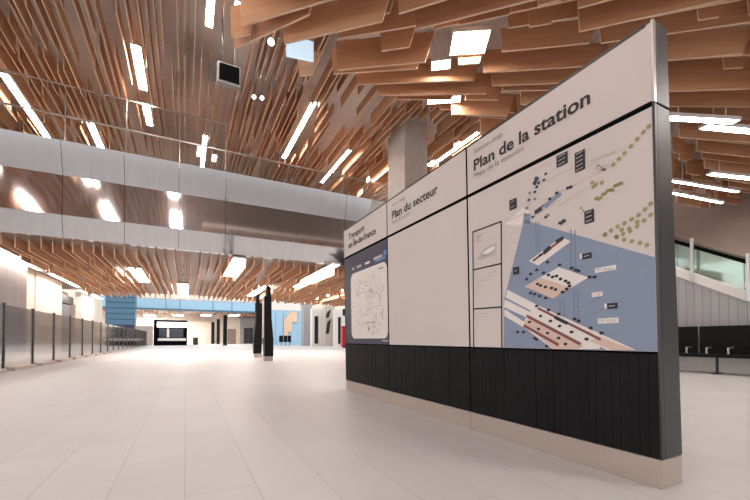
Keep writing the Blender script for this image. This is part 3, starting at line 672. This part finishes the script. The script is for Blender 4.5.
# blue glazed wall on the right of the far end
bwY = 46.0
a, b = at_y(268, 330, bwY).x, at_y(305, 330, bwY).x
t = thing('glazed_wall', 'bright light-blue glazed wall behind the twin totems', 'glazed wall', ((a + b) / 2, bwY, 0))
n = 5
for i in range(n):
    x0 = a + (b - a) * i / n; x1 = a + (b - a) * (i + 1) / n; obj('glass_panel', bx(x0 + .03, x1 - .03, bwY, bwY + .1, 0, 4.3), 'blue_paint', t)
obj('top_band', bx(a, b, bwY - .05, bwY + .15, 4.32, 5.6), 'white_paint', t)
wp = thing('wood_cladding_panel', 'tall orange wooden board cluster on the blue glazed wall', 'wall panel', (at_y(288, 330, bwY - .1).x, bwY - .1, 1.2))  # orange light reflected in the glazing, stood in for by wood-coloured boards
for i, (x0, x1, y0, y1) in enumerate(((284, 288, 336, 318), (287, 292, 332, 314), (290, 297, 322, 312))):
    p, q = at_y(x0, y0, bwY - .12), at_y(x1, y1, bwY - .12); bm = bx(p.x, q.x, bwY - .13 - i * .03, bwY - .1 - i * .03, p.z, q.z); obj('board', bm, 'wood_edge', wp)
# black seats in front of it
for i, (x0, x1) in enumerate(((280, 284), (284.6, 288), (288.4, 292))):
    Y = 42; p, q = at_y(x0, 340, Y), at_y(x1, 340, Y); t = thing('chair', ('left', 'middle', 'right')[i] + ' one of the black seats before the blue wall', 'chair', ((p.x + q.x) / 2, Y, 0), 'black seats by the blue wall')
    obj('backrest', bx(p.x, q.x, Y + .4, Y + .46, .5, 1.15), 'black_seat', t); obj('seat', bx(p.x, q.x, Y, Y + .46, .42, .5), 'black_seat', t)
    obj('leg', bx(p.x + .15, p.x + .2, Y + .2, Y + .25, 0, .42), 'black_seat', t)
# portals between the blue wall and the map panel
struct('column', block(304, 312, 40, 304, '', 1.2), 'grey_panel')
def portal(x0, x1, Y, top, d0, d1, dt, lb):
    p, q = at_y(x0, top, Y), at_y(x1, top, Y); a, b, zt_ = at_y(d0, dt, Y).x, at_y(d1, dt, Y).x, at_y(d0, dt, Y).z
    t = thing('portal', lb, 'doorway', ((p.x + q.x) / 2, Y, 0))
    bm = bmesh.new(); box(bm, p.x, a, Y, Y + .6, 0, q.z); box(bm, b, q.x, Y, Y + .6, 0, q.z); box(bm, a, b, Y, Y + .6, zt_, q.z); obj('surround', bm, 'white_paint', t)
    obj('door', bx(a, b, Y + .25, Y + .33, 0, zt_), 'dark_glass', t); obj('sill', bx(a, b, Y + .1, Y + .5, 0, .25), 'white_paint', t)
portal(312, 325, 38, 309, 314.5, 318.8, 316, 'white portal with a dark doorway right of the grey pillar')
portal(335, 346, 36, 310, 338, 341.5, 317, 'white portal with a slim dark doorway next to the map panel')
struct('column', block(325, 335, 37, 306, '', .8), 'concrete')
for i, (y0, y1) in enumerate(((318, 309), (334, 319))):
    p, q = at_y(326, y0, 36.9), at_y(331, y1, 36.9); t = obj('wall_sign', prism(bmesh.new(), [(p.x, p.z), (p.x + (q.x - p.x) * .6, p.z + .1), (q.x, q.z), (p.x + (q.x - p.x) * .3, q.z - .35)], 'Y', 36.9, 37.0), 'dark_glass')
    tag(t, ('upper', 'lower')[i] + ' slanting dark glass panel on the grey column between the portals', 'wall panel', 'slanting dark panels')
p, q = at_y(342.5, 340, 30), at_y(348, 326, 30)
t = thing('red_cabinet', 'red cabinet standing at the far end of the map panel', 'cabinet', ((p.x + q.x) / 2, 30, 0))
obj('body', bev(bx(p.x, q.x, 30, 30.4, .12, q.z), .02), 'red_paint', t); obj('stand', bx(p.x + .1, q.x - .1, 30.05, 30.35, 0, .12), 'black_seat', t); obj('head_sign', bx(p.x + .05, q.x, 30.05, 30.1, q.z + .9, q.z + 1.5), 'post_dark', t)
obj('pole', bx(q.x - .1, q.x - .05, 30.1, 30.15, q.z, q.z + 1.5), 'post_dark', t)
# twin totems seen end-on, and black pillars further on
def totem(cx, Y, L, flip, lb, w=.34, top=2.6):
    t = thing('information_totem', lb, 'totem', (cx, Y, 0), 'twin totems')
    s = -1 if flip else 1; f = lambda z: (.5 * w * (1 if z < .75 else max(.55, 1 - (z - .75) * .35)))
    pr = [(-.36 * w, .16), (f(0), .16), (f(.7), .75), (.30 * w, 1.5), (.28 * w, 2.25), (-.42 * w, 2.25), (-.36 * w, .16)]
    pts = [(cx + s * u, z) for u, z in pr[:-1]]
    bm = prism(bmesh.new(), pts, 'Y', Y, Y + L); obj('body', bm, 'black_cladding', t)
    bm = prism(bmesh.new(), [(cx + s * u, z) for u, z in ((-.14 * w, 2.25), (.24 * w, 2.25), (.22 * w, top), (-.12 * w, top))], 'Y', Y + .02, Y + L - .02); obj('cap', bm, 'black_cladding', t)
    obj('face', bx(cx - s * .46 * w - .008, cx - s * .46 * w + .008, Y + .02, Y + L, .8, 2.2), 'panel_face', t)
    obj('plinth', bx(cx - .42 * w, cx + .46 * w, Y, Y + L, 0, .16), 'plinth_metal', t)
p = at_y(268.5, 340, 13.1); totem(p.x, 13.1, .3, False, 'right and nearer of the twin black totems in mid hall')
p = at_y(258.5, 340, 15.8); totem(p.x, 15.8, .3, True, 'left and farther of the twin black totems in mid hall', .36)
for i, (x0, x1, yb_, yt, lb) in enumerate(((211.5, 214.5, 344, 322, 'leftmost of the three black pillars by the far kiosk'), (217, 220, 344.2, 319, 'middle of the three black pillars by the far kiosk'), (223.5, 227.2, 345.6, 315, 'right, tallest of the three black pillars by the far kiosk'))):
    g = at_z((x0 + x1) / 2, yb_, 0); p, q = at_y(x0, yt, g.y), at_y(x1, yt, g.y)
    t = thing('black_pillar', lb, 'pillar', ((p.x + q.x) / 2, g.y, 0), 'black pillars in the far hall')
    obj('shaft', bx(p.x, q.x, g.y, g.y + .5, .15, p.z), 'black_cladding', t); obj('plinth', bx(p.x - .02, q.x + .02, g.y - .02, g.y + .5, 0, .15), 'post_dark', t)
# ------------------------------------------------------------------ light
def area(name, loc, size, sy, power, col, rot=(0, 0, 0)):
    l = bpy.data.lights.new(name, 'AREA'); l.shape = 'RECTANGLE'; l.size = size; l.size_y = sy; l.energy = power; l.color = col
    o = bpy.data.objects.new(name, l); C.objects.link(o); o.location = loc; o.rotation_euler = rot; return o
for lx in (-7.5, -4.0, -.6):  # unseen fill lamps added to brighten the near floor and map panel
    for ly in (-5.5, .5, 6.5): area('ceiling_lamp', (lx, ly, 8.7), .5, 3.2, 90, (1, .94, .89))
for lx, ly in ((4.5, -2.5), (9.5, -2.8), (13, -1), (16.5, .8)): area('ceiling_lamp', (lx, ly, 5.9), .3, 2.0, 120, (1, .92, .85))  # more added fill, lifting the floor and low boards at right
w = bpy.data.worlds.new('world'); bpy.context.scene.world = w; w.use_nodes = True
bg = w.node_tree.nodes['Background']; bg.inputs[0].default_value = (1, .98, .965, 1); bg.inputs[1].default_value = 1.35
sc = bpy.context.scene
sc.view_settings.view_transform = 'Standard'; sc.view_settings.look = 'None'; sc.view_settings.gamma = 1; sc.view_settings.use_curve_mapping = False
sc.view_settings.exposure = 0.5
sc.cycles.use_denoising = True
sc.cycles.max_bounces = 8; sc.cycles.transparent_max_bounces = 24; sc.cycles.sample_clamp_indirect = 8
